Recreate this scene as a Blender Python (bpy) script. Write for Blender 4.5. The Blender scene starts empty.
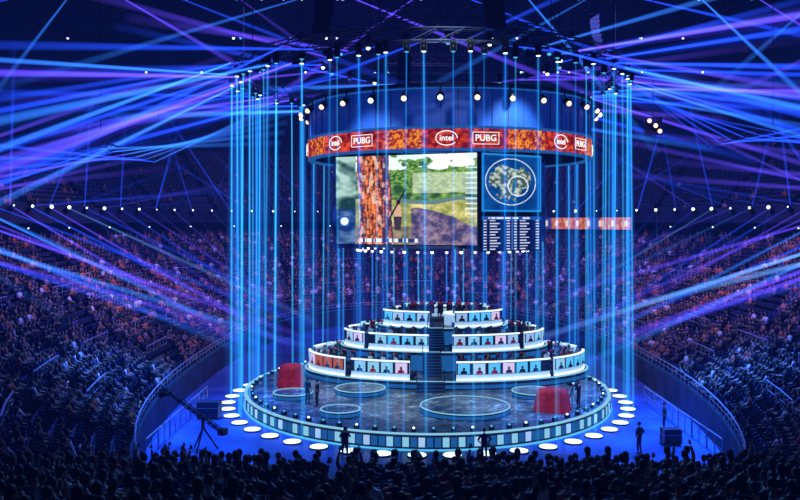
import bpy, math, random
from mathutils import Vector, Matrix, noise
random.seed(7)
sc = bpy.context.scene
sc.view_settings.view_transform = 'Standard'
try:
    sc.cycles.transparent_max_bounces = 160
    sc.cycles.max_bounces = 4
    sc.cycles.sample_clamp_indirect = 2.0
except Exception as e:
    print(e)
ROOT = sc.collection
def lin(c):
    return tuple(((x/255)/12.92 if x/255 <= .04045 else ((x/255+.055)/1.055)**2.4) for x in c)

# ---------------------------------------------------------------- materials
def newmat(name):
    m = bpy.data.materials.new(name); m.use_nodes = True
    nt = m.node_tree; nt.nodes.clear()
    out = nt.nodes.new('ShaderNodeOutputMaterial')
    return m, nt, out
def pbr(name, col, rough=.6, metal=0, emit=None, es=0, var=0, scale=5):
    m, nt, out = newmat(name)
    b = nt.nodes.new('ShaderNodeBsdfPrincipled')
    b.inputs['Base Color'].default_value = (*col, 1)
    b.inputs['Roughness'].default_value = rough
    b.inputs['Metallic'].default_value = metal
    if emit:
        b.inputs['Emission Color'].default_value = (*emit, 1)
        b.inputs['Emission Strength'].default_value = es
        m.cycles.emission_sampling = 'NONE'
    if var:
        n = nt.nodes.new('ShaderNodeTexNoise'); n.inputs['Scale'].default_value = scale
        n.inputs['Detail'].default_value = 6
        tc = nt.nodes.new('ShaderNodeTexCoord'); nt.links.new(tc.outputs['Object'], n.inputs['Vector'])
        r = nt.nodes.new('ShaderNodeValToRGB')
        r.color_ramp.elements[0].position = .35; r.color_ramp.elements[1].position = .65
        r.color_ramp.elements[0].color = (*[c*(1-var) for c in col], 1)
        r.color_ramp.elements[1].color = (*[min(1, c*(1+var)) for c in col], 1)
        nt.links.new(n.outputs['Fac'], r.inputs['Fac']); nt.links.new(r.outputs['Color'], b.inputs['Base Color'])
    nt.links.new(b.outputs[0], out.inputs[0])
    return m
def emi(name, col, s, sample=False):
    m, nt, out = newmat(name)
    e = nt.nodes.new('ShaderNodeEmission'); e.inputs[0].default_value = (*col, 1); e.inputs[1].default_value = s
    nt.links.new(e.outputs[0], out.inputs[0])
    if not sample: m.cycles.emission_sampling = 'NONE'
    return m
def attr_emit(name, s=1.0):
    m, nt, out = newmat(name)
    a = nt.nodes.new('ShaderNodeAttribute'); a.attribute_name = 'Col'
    e = nt.nodes.new('ShaderNodeEmission'); e.inputs[1].default_value = s
    nt.links.new(a.outputs['Color'], e.inputs[0]); nt.links.new(e.outputs[0], out.inputs[0])
    m.cycles.emission_sampling = 'NONE'
    return m
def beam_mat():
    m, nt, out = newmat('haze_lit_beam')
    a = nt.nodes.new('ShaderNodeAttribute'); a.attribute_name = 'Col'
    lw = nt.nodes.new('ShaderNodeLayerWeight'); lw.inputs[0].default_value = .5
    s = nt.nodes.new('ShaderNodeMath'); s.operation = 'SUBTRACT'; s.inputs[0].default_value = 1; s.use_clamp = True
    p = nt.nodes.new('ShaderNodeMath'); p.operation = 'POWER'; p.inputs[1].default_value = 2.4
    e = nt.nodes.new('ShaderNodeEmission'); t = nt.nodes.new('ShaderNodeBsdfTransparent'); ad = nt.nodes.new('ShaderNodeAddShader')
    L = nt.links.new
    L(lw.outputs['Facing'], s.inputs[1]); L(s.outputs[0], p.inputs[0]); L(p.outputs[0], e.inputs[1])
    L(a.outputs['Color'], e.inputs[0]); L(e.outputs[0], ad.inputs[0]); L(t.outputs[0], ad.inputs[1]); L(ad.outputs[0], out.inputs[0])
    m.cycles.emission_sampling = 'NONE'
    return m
def random_ramp(name, cols, rough=.85):
    m, nt, out = newmat(name)
    b = nt.nodes.new('ShaderNodeBsdfPrincipled'); b.inputs['Roughness'].default_value = rough
    oi = nt.nodes.new('ShaderNodeObjectInfo'); r = nt.nodes.new('ShaderNodeValToRGB')
    r.color_ramp.interpolation = 'CONSTANT'
    el = r.color_ramp.elements
    while len(el) < len(cols): el.new(.5)
    for i, c in enumerate(cols):
        el[i].position = i/len(cols); el[i].color = (*c, 1)
    nt.links.new(oi.outputs['Random'], r.inputs['Fac']); nt.links.new(r.outputs['Color'], b.inputs['Base Color'])
    nt.links.new(b.outputs[0], out.inputs[0])
    return m

M_black = pbr('black_metal', (.012, .013, .018), .45, .6)
M_dark = pbr('dark_paint', (.02, .025, .05), .6)
M_navy = pbr('navy_concrete', (.025, .035, .1), .85, var=.5, scale=.6)
M_wall = pbr('dark_wall', (.015, .02, .06), .9, var=.3, scale=.3)
M_floor = pbr('polished_arena_floor', (.06, .12, .40), .34, var=.4, scale=.35)
M_truss = pbr('truss_dark_aluminium', (.1, .11, .2), .45, .6)
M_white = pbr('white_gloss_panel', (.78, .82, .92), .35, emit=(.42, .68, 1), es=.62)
M_whiteglow = emi('led_white', (.78, .92, 1), 1.35)
M_rim = emi('led_rim_soft', (.28, .66, .9), .85)
M_cyan = emi('led_cyan', (.1, .55, 1), .95)
M_cyandim = emi('led_cyan_dim', (.02, .17, .55), .55)
M_pink = emi('led_portrait_pink', (.75, .6, .9), .9)
M_amber = emi('lamp_warm', (1, .62, .38), 2.4)
M_lens = emi('lamp_lens_cold', (.65, .8, 1), 3.5)
M_pool = emi('floor_pool_glow', (.72, .95, 1), 1.8)  # emission imitates beam light landing on the floor
M_orange = emi('led_orange', (.7, .16, .08), .6)
M_red = pbr('red_cloth', (.75, .012, .015), .75, emit=(.7, .01, .01), es=.12, var=.5, scale=3)  # faint red emission added to the cloth, which is no light source
M_seat = pbr('seat_plastic', (.02, .03, .09), .5)
M_desk = pbr('desk_top', (.08, .1, .14), .4)
M_scr = emi('monitor_screen', (.35, .75, 1), 1.0)
M_rail = pbr('galvanised_rail', (.5, .5, .65), .4, .6)
M_skin = random_ramp('skin', [(.5, .3, .21), (.42, .24, .16), (.55, .35, .26), (.3, .17, .11)], .6)
M_hair = random_ramp('hair', [(.01, .008, .008), (.03, .018, .012), (.015, .012, .012), (.06, .035, .02)], .6)
M_shirt = random_ramp('clothing', [(.015, .015, .025), (.02, .02, .04), (.75, .7, .75), (.012, .012, .02), (.6, .2, .1), (.06, .05, .14), (.1, .08, .1), (.5, .1, .06), (.012, .012, .02), (.04, .05, .12), (.015, .015, .02), (.3, .2, .2), (.02, .02, .03)])
M_trous = random_ramp('trousers', [(.015, .015, .025), (.02, .025, .05), (.04, .035, .03)])
M_crew = pbr('crew_black_shirt', (.012, .012, .016), .8)
M_jersey = random_ramp('jersey', [(.7, .72, .75), (.03, .04, .07), (.5, .06, .05), (.06, .1, .3)])

def deck_mat():
    m, nt, out = newmat('stage_deck_print')
    b = nt.nodes.new('ShaderNodeBsdfPrincipled'); b.inputs['Roughness'].default_value = .35
    tc = nt.nodes.new('ShaderNodeTexCoord')
    n = nt.nodes.new('ShaderNodeTexNoise'); n.inputs['Scale'].default_value = .8; n.inputs['Detail'].default_value = 12; n.inputs['Roughness'].default_value = .9
    v = nt.nodes.new('ShaderNodeTexVoronoi'); v.feature = 'DISTANCE_TO_EDGE'; v.inputs['Scale'].default_value = .7
    r = nt.nodes.new('ShaderNodeValToRGB')
    e = r.color_ramp.elements
    e[0].position = .44; e[0].color = (.004, .014, .025, 1); e[1].position = .59; e[1].color = (.8, .85, .8, 1)
    x = e.new(.485); x.color = (.02, .1, .15, 1); x = e.new(.52); x.color = (.4, .16, .09, 1); x = e.new(.55); x.color = (.06, .2, .26, 1)
    r2 = nt.nodes.new('ShaderNodeValToRGB'); r2.color_ramp.elements[0].color = (.4, .6, .65, 1); r2.color_ramp.elements[1].color = (0, 0, 0, 1); r2.color_ramp.elements[1].position = .02
    mx = nt.nodes.new('ShaderNodeMixRGB'); mx.blend_type = 'ADD'; mx.inputs[0].default_value = .35
    L = nt.links.new
    L(tc.outputs['Object'], n.inputs['Vector']); L(tc.outputs['Object'], v.inputs['Vector'])
    L(n.outputs['Fac'], r.inputs[0]); L(v.outputs['Distance'], r2.inputs[0]); L(r.outputs[0], mx.inputs[1]); L(r2.outputs[0], mx.inputs[2])
    L(mx.outputs[0], b.inputs['Base Color']); L(b.outputs[0], out.inputs[0])
    return m
M_deck = deck_mat()

# ---------------------------------------------------------------- mesh builder
class MB:
    def __init__(s): s.v = []; s.f = []; s.m = []; s.mats = []; s.sm = []
    def mi(s, mat):
        if mat not in s.mats: s.mats.append(mat)
        return s.mats.index(mat)
    def add(s, vs, fs, mat, smooth=False):
        o = len(s.v); s.v += [tuple(v) for v in vs]; k = s.mi(mat)
        for f in fs: s.f.append(tuple(i+o for i in f)); s.m.append(k); s.sm.append(smooth)
    def box(s, c, d, mat, yaw=0, pitch=0):
        R = Matrix.Rotation(yaw, 3, 'Z') @ Matrix.Rotation(pitch, 3, 'X')
        vs = [Vector(c)+R @ Vector((x*d[0]/2, y*d[1]/2, z*d[2]/2)) for x in (-1, 1) for y in (-1, 1) for z in (-1, 1)]
        s.add(vs, [(0, 1, 3, 2), (4, 6, 7, 5), (0, 4, 5, 1), (2, 3, 7, 6), (0, 2, 6, 4), (1, 5, 7, 3)], mat)
    def tube(s, p0, p1, r0, r1=None, mat=None, n=8, cap=True):
        if r1 is None: r1 = r0
        p0 = Vector(p0); p1 = Vector(p1); d = (p1-p0).normalized()
        a = d.orthogonal().normalized(); b = d.cross(a)
        vs = []
        for p, r in ((p0, r0), (p1, r1)):
            for i in range(n):
                t = 2*math.pi*i/n; vs.append(p+a*math.cos(t)*r+b*math.sin(t)*r)
        fs = [(i, (i+1) % n, n+(i+1) % n, n+i) for i in range(n)]
        if cap: fs += [tuple(range(n))[::-1], tuple(range(n, 2*n))]
        s.add(vs, fs, mat, n > 6)
    def ball(s, c, r, mat, nu=10, nv=6):
        if not hasattr(r, '__len__'): r = (r, r, r)
        vs = [(c[0], c[1], c[2]+r[2])]
        for j in range(1, nv):
            ph = math.pi*j/nv
            for i in range(nu):
                t = 2*math.pi*i/nu
                vs.append((c[0]+r[0]*math.sin(ph)*math.cos(t), c[1]+r[1]*math.sin(ph)*math.sin(t), c[2]+r[2]*math.cos(ph)))
        vs.append((c[0], c[1], c[2]-r[2])); L = len(vs)-1
        fs = [(0, 1+i, 1+(i+1) % nu) for i in range(nu)]
        for j in range(nv-2):
            for i in range(nu):
                a = 1+j*nu+i; b = 1+j*nu+(i+1) % nu; fs.append((a, a+nu, b+nu, b))
        fs += [(L, 1+(nv-2)*nu+(i+1) % nu, 1+(nv-2)*nu+i) for i in range(nu)]
        s.add(vs, fs, mat, True)
    def arc(s, c, rx, ry, a0, a1, o0, o1, z0, z1, n, mat, mat_top=None):
        full = abs(a1-a0) >= 359.9
        N = n if full else n+1
        vs = []
        for k in range(N):
            t = math.radians(a0+(a1-a0)*k/n); ct, st = math.cos(t), math.sin(t)
            for o, z in ((o0, z0), (o1, z0), (o1, z1), (o0, z1)):
                vs.append((c[0]+(rx+o)*ct, c[1]+(ry+o)*st, z))
        side = []; top = []
        for k in range(n):
            a = 4*k; b = 4*((k+1) % N)
            side += [(a+1, b+1, b+2, a+2), (a, a+3, b+3, b), (a, b, b+1, a+1)]
            top += [(a+2, b+2, b+3, a+3)]
        if not full: side += [(0, 1, 2, 3), (4*n+3, 4*n+2, 4*n+1, 4*n)]
        o = len(s.v); s.add(vs, side, mat)
        k = s.mi(mat_top or mat)
        for f in top: s.f.append(tuple(i+o for i in f)); s.m.append(k); s.sm.append(False)
    def disc(s, c, rx, ry, z0, z1, mat, mat_top=None, n=96):
        vs = []
        for z in (z0, z1):
            for i in range(n):
                t = 2*math.pi*i/n; vs.append((c[0]+rx*math.cos(t), c[1]+ry*math.sin(t), z))
        o = len(s.v)
        s.add(vs, [(i, (i+1) % n, n+(i+1) % n, n+i) for i in range(n)]+[tuple(range(n))[::-1]], mat)
        s.f.append(tuple(o+n+i for i in range(n))); s.m.append(s.mi(mat_top or mat)); s.sm.append(False)
    def truss(s, p0, p1, w, mat, bay=1.0, r=.04):
        p0 = Vector(p0); p1 = Vector(p1); L = (p1-p0).length; d = (p1-p0)/L
        a = d.cross(Vector((0, 0, 1)))
        a = a.normalized() if a.length > .01 else Vector((1, 0, 0))
        b = a.cross(d).normalized()
        cs = [a*w/2+b*w/2, a*w/2-b*w/2, -a*w/2-b*w/2, -a*w/2+b*w/2]
        for c in cs: s.tube(p0+c, p1+c, r, r, mat, 4)
        n = max(1, int(L/bay))
        for k in range(n):
            q0 = p0+d*L*k/n; q1 = p0+d*L*(k+1)/n
            for i in range(4):
                s.tube(q0+cs[i], q1+cs[(i+1) % 4], r*.6, r*.6, mat, 4, False)
    def obj(s, name, parent=None, coll=None, loc=None):
        me = bpy.data.meshes.new(name); me.from_pydata(s.v, [], s.f)
        for m in s.mats: me.materials.append(m)
        me.polygons.foreach_set('material_index', s.m); me.polygons.foreach_set('use_smooth', s.sm)
        me.update()
        ob = bpy.data.objects.new(name, me); (coll or ROOT).objects.link(ob)
        if parent: ob.parent = parent
        if loc: ob.location = loc
        return ob
def empty(name, loc=(0, 0, 0)):
    e = bpy.data.objects.new(name, None); e.location = loc; ROOT.objects.link(e); return e

# ---------------------------------------------------------------- people
def person_mesh(name, J, bones, head, shirt=M_shirt, trous=M_trous, longhair=False, extra=None):
    names = list(J); idx = {n: i for i, n in enumerate(names)}
    me = bpy.data.meshes.new('sk'); me.from_pydata([J[n][0] for n in names], [(idx[a], idx[b]) for a, b, k in bones], [])
    ob = bpy.data.objects.new('sk', me); ROOT.objects.link(ob)
    md = ob.modifiers.new('s', 'SKIN'); md.use_smooth_shade = True
    for i, n in enumerate(names):
        r = J[n][1]; me.skin_vertices[0].data[i].radius = (r, r)
    me.skin_vertices[0].data[idx['pelvis']].use_root = True
    sb = ob.modifiers.new('b', 'SUBSURF'); sb.levels = 1
    dg = bpy.context.evaluated_depsgraph_get(); dg.update()
    ev = ob.evaluated_get(dg).to_mesh()
    vs = [v.co.copy() for v in ev.vertices]; fs = [tuple(p.vertices) for p in ev.polygons]
    B = MB(); km = {'shirt': shirt, 'trous': trous, 'skin': M_skin, 'shoe': M_black}
    segs = [(Vector(J[a][0]), Vector(J[b][0]), k) for a, b, k in bones]
    groups = {}
    for f in fs:
        c = sum((vs[i] for i in f), Vector())/len(f); best = None
        for a, b, k in segs:
            d = b-a; t = max(0, min(1, (c-a).dot(d)/d.length_squared)); q = (c-a-d*t).length
            if best is None or q < best[0]: best = (q, k)
        groups.setdefault(best[1], []).append(f)
    B.v = [tuple(v) for v in vs]
    for k, g in groups.items():
        mi = B.mi(km[k])
        for f in g: B.f.append(f); B.m.append(mi); B.sm.append(True)
    ob.evaluated_get(dg).to_mesh_clear(); bpy.data.objects.remove(ob)
    h = Vector(head)
    B.ball(h, (.076, .092, .112), M_skin, 12, 8)
    B.ball(h+Vector((0, .03, -.06)), (.055, .06, .06), M_skin, 8, 6)
    B.tube(h+Vector((0, .085, .02)), h+Vector((0, .112, -.02)), .008, .015, M_skin, 5)
    for sx in (-1, 1):
        B.ball(h+Vector((sx*.03, .083, .012)), .011, M_black, 6, 4)
        B.ball(h+Vector((sx*.078, 0, -.005)), (.012, .02, .03), M_skin, 6, 4)
    B.box(h+Vector((0, .088, -.055)), (.04, .012, .008), M_red)
    B.ball(h+Vector((0, -.018, .028)), (.086, .094, .104), M_hair, 12, 8)
    if longhair: B.ball(h+Vector((0, -.06, -.07)), (.075, .05, .15), M_hair, 10, 8)
    for sd in ('L', 'R'):
        w = Vector(J['wrist'+sd][0]); e = Vector(J['elbow'+sd][0]); d = (w-e).normalized()
        sx = -1 if sd == 'L' else 1
        a = Vector((sx, 0, 0)); a = (a-d*a.dot(d)).normalized(); up = a.cross(d)
        palm = w+d*.05
        B.ball(palm, (.04, .04, .035), M_skin, 8, 5)
        for k, (off, ln) in enumerate(((-.03, .06), (-.01, .075), (.01, .07), (.03, .055))):
            p = palm+d*.025+a*off; q = p+d*ln*.55; r = q+d*ln*.35-up*.02
            B.tube(p, q, .011, .009, M_skin, 5); B.tube(q, r, .009, .007, M_skin, 5)
        B.tube(palm-a*.03, palm-a*.065+d*.035, .012, .009, M_skin, 5)
    if extra: extra(B)
    return B
def joints(kind, arms='lap'):
    J = {}
    if kind == 'sit':
        J.update(pelvis=((0, 0, .55), .14), waist=((0, -.02, .74), .135), chest=((0, 0, .94), .16), nb=((0, .0, 1.08), .075), nt=((0, .015, 1.2), .055))
        for sd, x in (('L', -1), ('R', 1)):
            J['sh'+sd] = ((x*.19, 0, 1.02), .07)
            if arms == 'lap': J['elbow'+sd] = ((x*.25, .08, .77), .05); J['wrist'+sd] = ((x*.14, .31, .7), .032)
            elif arms == 'up': J['elbow'+sd] = ((x*.3, .08, 1.24), .05); J['wrist'+sd] = ((x*.24, .12, 1.5), .032)
            elif arms == 'desk': J['elbow'+sd] = ((x*.26, .14, .8), .05); J['wrist'+sd] = ((x*.16, .4, .8), .032)
            elif arms == 'phone': J['elbow'+sd] = ((x*.24, .16, .9), .05); J['wrist'+sd] = ((x*.07, .33, 1.15), .032)
            J['hip'+sd] = ((x*.1, .05, .53), .09); J['knee'+sd] = ((x*.13, .45, .52), .068); J['ankle'+sd] = ((x*.13, .46, .1), .045); J['toe'+sd] = ((x*.14, .61, .05), .04)
        head = (0, .03, 1.31)
    else:
        J.update(pelvis=((0, 0, .95), .135), waist=((0, 0, 1.12), .125), chest=((0, 0, 1.33), .155), nb=((0, 0, 1.47), .075), nt=((0, .01, 1.56), .055))
        for sd, x in (('L', -1), ('R', 1)):
            J['sh'+sd] = ((x*.19, 0, 1.42), .07)
            if arms == 'down': J['elbow'+sd] = ((x*.26, -.02, 1.14), .05); J['wrist'+sd] = ((x*.25, .1, .9), .032)
            elif arms == 'cam': J['elbow'+sd] = ((x*.28, .14, 1.2), .05); J['wrist'+sd] = ((x*.12, .34, 1.38), .032)
            elif arms == 'hips': J['elbow'+sd] = ((x*.38, -.06, 1.18), .05); J['wrist'+sd] = ((x*.2, .08, 1.02), .032)
            J['hip'+sd] = ((x*.1, 0, .9), .09); J['knee'+sd] = ((x*.12, .04, .5), .065); J['ankle'+sd] = ((x*.13, -.02, .1), .045); J['toe'+sd] = ((x*.15, .15, .045), .04)
        head = (0, .02, 1.67)
    b = [('pelvis', 'waist', 'shirt'), ('waist', 'chest', 'shirt'), ('chest', 'nb', 'shirt'), ('nb', 'nt', 'skin')]
    for sd in 'LR':
        b += [('chest', 'sh'+sd, 'shirt'), ('sh'+sd, 'elbow'+sd, 'shirt'), ('elbow'+sd, 'wrist'+sd, 'skin'),
              ('pelvis', 'hip'+sd, 'trous'), ('hip'+sd, 'knee'+sd, 'trous'), ('knee'+sd, 'ankle'+sd, 'trous'), ('ankle'+sd, 'toe'+sd, 'shoe')]
    return J, b, head
def mkperson(name, kind, arms, **kw):
    J, b, h = joints(kind, arms); return person_mesh(name, J, b, h, **kw)

lib = bpy.data.collections.new('seated_spectators')
M_phone = emi('phone_screen', (.6, .8, 1), 1.0)
def phone(B): B.box((0, .4, 1.24), (.15, .015, .08), M_black); B.box((0, .39, 1.24), (.14, .008, .07), M_phone)
for i, (arms, lh, ex) in enumerate((('lap', False, None), ('lap', True, None), ('up', False, None), ('phone', False, phone), ('desk', True, None))):
    mkperson('p', 'sit', arms, longhair=lh, extra=ex).obj('spectator_variant_%d' % i, coll=lib)
libp = bpy.data.collections.new('players')
def headset(B):
    B.tube((-.09, .02, 1.3), (-.075, .02, 1.3), .04, .04, M_black); B.tube((.075, .02, 1.3), (.09, .02, 1.3), .04, .04, M_black)
    for k in range(6):
        a = math.pi*k/6; c = math.pi*(k+1)/6
        B.tube((.095*math.cos(a), .02, 1.31+.12*math.sin(a)), (.095*math.cos(c), .02, 1.31+.12*math.sin(c)), .01, .01, M_black, 5)
def gchair(B):
    B.box((0, 0, .43), (.5, .5, .1), M_black); B.box((0, -.24, .85), (.48, .1, .85), M_black, 0, -.1); B.box((0, -.3, 1.22), (.3, .1, .2), M_red, 0, -.1)
    B.tube((0, 0, .08), (0, 0, .4), .04, .04, M_black)
    for k in range(5):
        a = k*1.2566; B.tube((0, 0, .1), (.3*math.cos(a), .3*math.sin(a), .05), .03, .02, M_black, 5)
for i in range(2):
    mkperson('p', 'sit', 'desk', shirt=M_jersey, longhair=False, extra=lambda B: (headset(B), gchair(B))).obj('player_variant_%d' % i, coll=libp)
libs = bpy.data.collections.new('stadium_seat_units')
B = MB(); B.box((0, .02, .43), (.46, .42, .06), M_seat); B.box((0, -.2, .68), (.46, .05, .5), M_seat, 0, -.12)
B.box((-.25, .0, .3), (.04, .3, .6), M_black); B.box((.25, .0, .3), (.04, .3, .6), M_black); B.box((-.25, .05, .62), (.05, .3, .04), M_black); B.box((.25, .05, .62), (.05, .3, .04), M_black)
B.obj('folding_seat', coll=libs)

def instancer(name, pts, coll, parent=None):
    me = bpy.data.meshes.new(name); me.from_pydata([p[:3] for p in pts], [], [])
    a = me.attributes.new('yaw', 'FLOAT', 'POINT'); a.data.foreach_set('value', [p[3] for p in pts])
    a = me.attributes.new('siz', 'FLOAT', 'POINT'); a.data.foreach_set('value', [p[4] for p in pts])
    a = me.attributes.new('pick', 'INT', 'POINT'); a.data.foreach_set('value', [int(p[5]) for p in pts])
    ob = bpy.data.objects.new(name, me); ROOT.objects.link(ob)
    if parent: ob.parent = parent
    ng = bpy.data.node_groups.new(name, 'GeometryNodeTree')
    ng.interface.new_socket('Geometry', in_out='INPUT', socket_type='NodeSocketGeometry')
    ng.interface.new_socket('Geometry', in_out='OUTPUT', socket_type='NodeSocketGeometry')
    N = ng.nodes.new; gi = N('NodeGroupInput'); go = N('NodeGroupOutput'); ip = N('GeometryNodeInstanceOnPoints')
    ci = N('GeometryNodeCollectionInfo'); ci.inputs['Collection'].default_value = coll
    ci.inputs['Separate Children'].default_value = True; ci.inputs['Reset Children'].default_value = True
    def na(t, n):
        x = N('GeometryNodeInputNamedAttribute'); x.data_type = t; x.inputs['Name'].default_value = n; return x.outputs[0]
    cx = N('ShaderNodeCombineXYZ'); L = ng.links.new
    L(gi.outputs[0], ip.inputs['Points']); L(ci.outputs[0], ip.inputs['Instance']); ip.inputs['Pick Instance'].default_value = True
    L(na('INT', 'pick'), ip.inputs['Instance Index']); L(na('FLOAT', 'yaw'), cx.inputs[2]); L(cx.outputs[0], ip.inputs['Rotation'])
    L(na('FLOAT', 'siz'), ip.inputs['Scale']); L(ip.outputs[0], go.inputs[0])
    md = ob.modifiers.new('scatter', 'NODES'); md.node_group = ng
    return ob

# ---------------------------------------------------------------- arena shell
CY, A, Bb, NN = 7.0, 17.3, 40.0, 2.4
def bowl_pt(th, t):
    c, s = math.cos(th), math.sin(th)
    return ((A+t)*math.copysign(abs(c)**(2/NN), c), CY+(Bb+t)*math.copysign(abs(s)**(2/NN), s))
T0, T1 = math.radians(-60), math.radians(240)
def bowl_line(t, step):
    P = [bowl_pt(T0+(T1-T0)*k/1500, t) for k in range(1501)]
    out = [P[0]]; acc = 0
    for k in range(1, len(P)):
        acc += math.dist(P[k], P[k-1])
        if acc >= step: out.append(P[k]); acc = 0
    return out
NP = 220
def strip_mesh(profile, mat, B):
    vs = []; fs = []; n = len(profile)
    for k in range(NP+1):
        th = T0+(T1-T0)*k/NP
        for t, z in profile:
            x, y = bowl_pt(th, t); vs.append((x, y, z))
    for k in range(NP):
        for j in range(n-1):
            a = k*n+j; fs.append((a, a+1, a+n+1, a+n))
    B.add(vs, fs, mat)
B = MB(); B.box((0, 5, -.1), (140, 150, .2), M_floor); B.obj('floor')
ROWS = 23; RP = .86; RH = .385
prof = [(-.25, 0), (-.25, 2.0), (-.1, 2.0), (-.1, 1.5)]
for i in range(ROWS):
    prof += [(i*RP+(0 if i else -.1), 1.5+i*RH), ((i+1)*RP, 1.5+i*RH), ((i+1)*RP, 1.5+(i+1)*RH)]
prof.append(((ROWS+1.5)*RP, 1.5+ROWS*RH))
B = MB(); strip_mesh(prof, M_navy, B)
strip_mesh([(-.27, 1.9), (-.27, 1.94)], M_cyandim, B)
B.obj('lower_seating_bowl')
TT = (ROWS+1.5)*RP; ZT = 1.5+ROWS*RH
B = MB(); strip_mesh([(TT, ZT), (TT, 13.2)], M_wall, B); B.obj('wall_concourse')
prof = [(TT, 12.4), (18.5, 12.4), (18.5, 14.0), (18.8, 14.0), (18.8, 13.4)]
UR = 20
for i in range(UR):
    prof += [(18.8+i*.85, 13.4+i*.5), (18.8+(i+1)*.85, 13.4+i*.5)]
B = MB(); strip_mesh(prof, M_wall, B)
B.obj('upper_seating_bowl')
B = MB(); strip_mesh([(36, 22), (36, 37)], M_wall, B); B.obj('wall_perimeter')
B = MB(); B.box((0, 5, 37.1), (130, 150, .3), M_wall); B.obj('ceiling')

spec = []; seats = []
def yaw_to(x, y): return math.atan2(0-y, 1-x)-math.pi/2
def seatrow(t, z, fill):
    for (x, y) in bowl_line(t, .6):
        an = math.degrees(math.atan2(y-CY, x*1.8))
        if (an+360) % 11 < 1.1: continue
        yw = yaw_to(x, y)
        seats.append((x, y, z, yw, 1, 0))
        f = fill*(.62+.9*noise.noise(Vector((x*.22, y*.22, z*.3))))
        if random.random() < f:
            spec.append((x, y, z, yw+random.uniform(-.25, .25), random.uniform(.92, 1.08), random.choice((0, 0, 0, 1, 1, 4, 0, 3) if random.random() < .3 else (0, 1, 4))))
for i in range(ROWS): seatrow(i*RP+.36, 1.5+i*RH, 1.0)
for i in range(UR-1): seatrow(18.8+i*.85+.35, 13.4+i*.5, .12)
B = MB()
FR = 15
for i in range(FR):
    y1 = -33.8-i*.85; z = 4.55+i*.18; hw = 14+i*.85*.65
    B.box((0, y1-.425, z/2), (2*hw, .85, z), M_navy)
    n = int(2*hw/.56)
    for k in range(n):
        x = -hw+.3+k*.56
        if abs((x+40) % 9) < .9: continue
        seats.append((x, y1-.45, z, yaw_to(x, y1-.45), 1, 0))
        if random.random() < .9: spec.append((x+random.uniform(-.05, .05), y1-.45, z, yaw_to(x, y1)+random.uniform(-.3, .3), random.uniform(.88, 1.1), random.choice((0, 0, 1, 0, 1, 0, 1, 4, 0, 1, 4, 0, 1, 0, 2, 0, 1, 4))))
B.obj('near_seating_stand')
instancer('audience_crowd', spec, lib)
instancer('stadium_seats', seats, libs)

# barriers
B = MB()
def rail(p, q, z0, h):
    p = Vector((*p, z0)); q = Vector((*q, z0)); L = (q-p).length
    B.tube(p+Vector((0, 0, h)), q+Vector((0, 0, h)), .045, .045, M_rail, 6)
    B.tube(p+Vector((0, 0, h*.5)), q+Vector((0, 0, h*.5)), .025, .025, M_rail, 6)
    n = max(1, round(L/1.0))
    for k in range(n+1): c = p.lerp(q, k/n); B.tube(c, c+Vector((0, 0, h)), .03, .03, M_rail, 6)
pl = bowl_line(-.17, 3.0)
for k in range(len(pl)-1): rail(pl[k], pl[k+1], 2.0, .6)
for rr, md in ((6, 4), (13, 5), (3, 6)):
    pl = bowl_line(rr*RP+.02, 2.6)
    for k in range(len(pl)-1):
        if k % md < 2: rail(pl[k], pl[k+1], 1.5+rr*RH, 1.0)
B.obj('stand_guard_rails')
B = MB()
for sx in (-1, 1):
    for k in range(6):
        a = (sx*15.2, -14+k*2.4); b = (sx*15.2, -14+(k+1)*2.4-.15); rail(a, b, 0, 1.1)
B.obj('crowd_control_barriers')

def colored(name, vs, fs, cols, mat, parent=None):
    me = bpy.data.meshes.new(name); me.from_pydata(vs, [], fs); me.materials.append(mat)
    ca = me.color_attributes.new('Col', 'FLOAT_COLOR', 'POINT')
    ca.data.foreach_set('color', [x for c in cols for x in (*c, 1)])
    ob = bpy.data.objects.new(name, me); ROOT.objects.link(ob)
    if parent: ob.parent = parent
    return ob
M_att = attr_emit('led_screen_pixels', 1.0)
def screen_grid(name, p00, p10, z0, z1, nu, nv, fn, parent=None, curve=None, gain=1.0):
    vs = []; cols = []; fs = []
    for j in range(nv+1):
        for i in range(nu+1):
            u = i/nu; v = j/nv
            if curve: x, y = curve(u)
            else: x = p00[0]+(p10[0]-p00[0])*u; y = p00[1]+(p10[1]-p00[1])*u
            vs.append((x, y, z0+(z1-z0)*v)); cols.append(tuple(gain*q for q in lin(fn(u, v))))
    for j in range(nv):
        for i in range(nu):
            a = j*(nu+1)+i; fs.append((a, a+1, a+nu+2, a+nu+1))
    return colored(name, vs, fs, cols, M_att, parent)
def nz(x, y, s=1): return noise.noise(Vector((x*s, y*s, 3.3)))
def mixc(a, b, t): t = max(0, min(1, t)); return tuple(a[i]+(b[i]-a[i])*t for i in range(3))
def ribbon(u, v):
    n = nz(u*40, v*3)
    c = mixc((190, 70, 30), (235, 170, 120), .4+n)
    if .55 < u < .68 or u < .08: c = (60, 70, 150)
    if int(u*30) % 4 == 0 and .25 < v < .75: c = (250, 230, 200)
    return c
rb = empty('ribbon_led_board')
def on_bowl(x, t):
    return CY+(Bb+t)*(1-(x/(A+t))**NN)**(1/NN)
def rcurve(u):
    x = 18.5+9.0*u; return (x, on_bowl(x, 18.1))
screen_grid('led_face', None, None, 11.5, 13.05, 120, 10, ribbon, rb, rcurve, .8)
B = MB()
for k in range(24):
    x0, x1 = 18.5+9.0*k/24, 18.5+9.0*(k+1)/24; y0, y1 = on_bowl(x0, 18.1), on_bowl(x1, 18.1)
    B.box(((x0+x1)/2+.1, (y0+y1)/2+.17, 12.28), (math.hypot(x1-x0, y1-y0), .2, 1.65), M_black, math.atan2(y1-y0, x1-x0))
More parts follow.
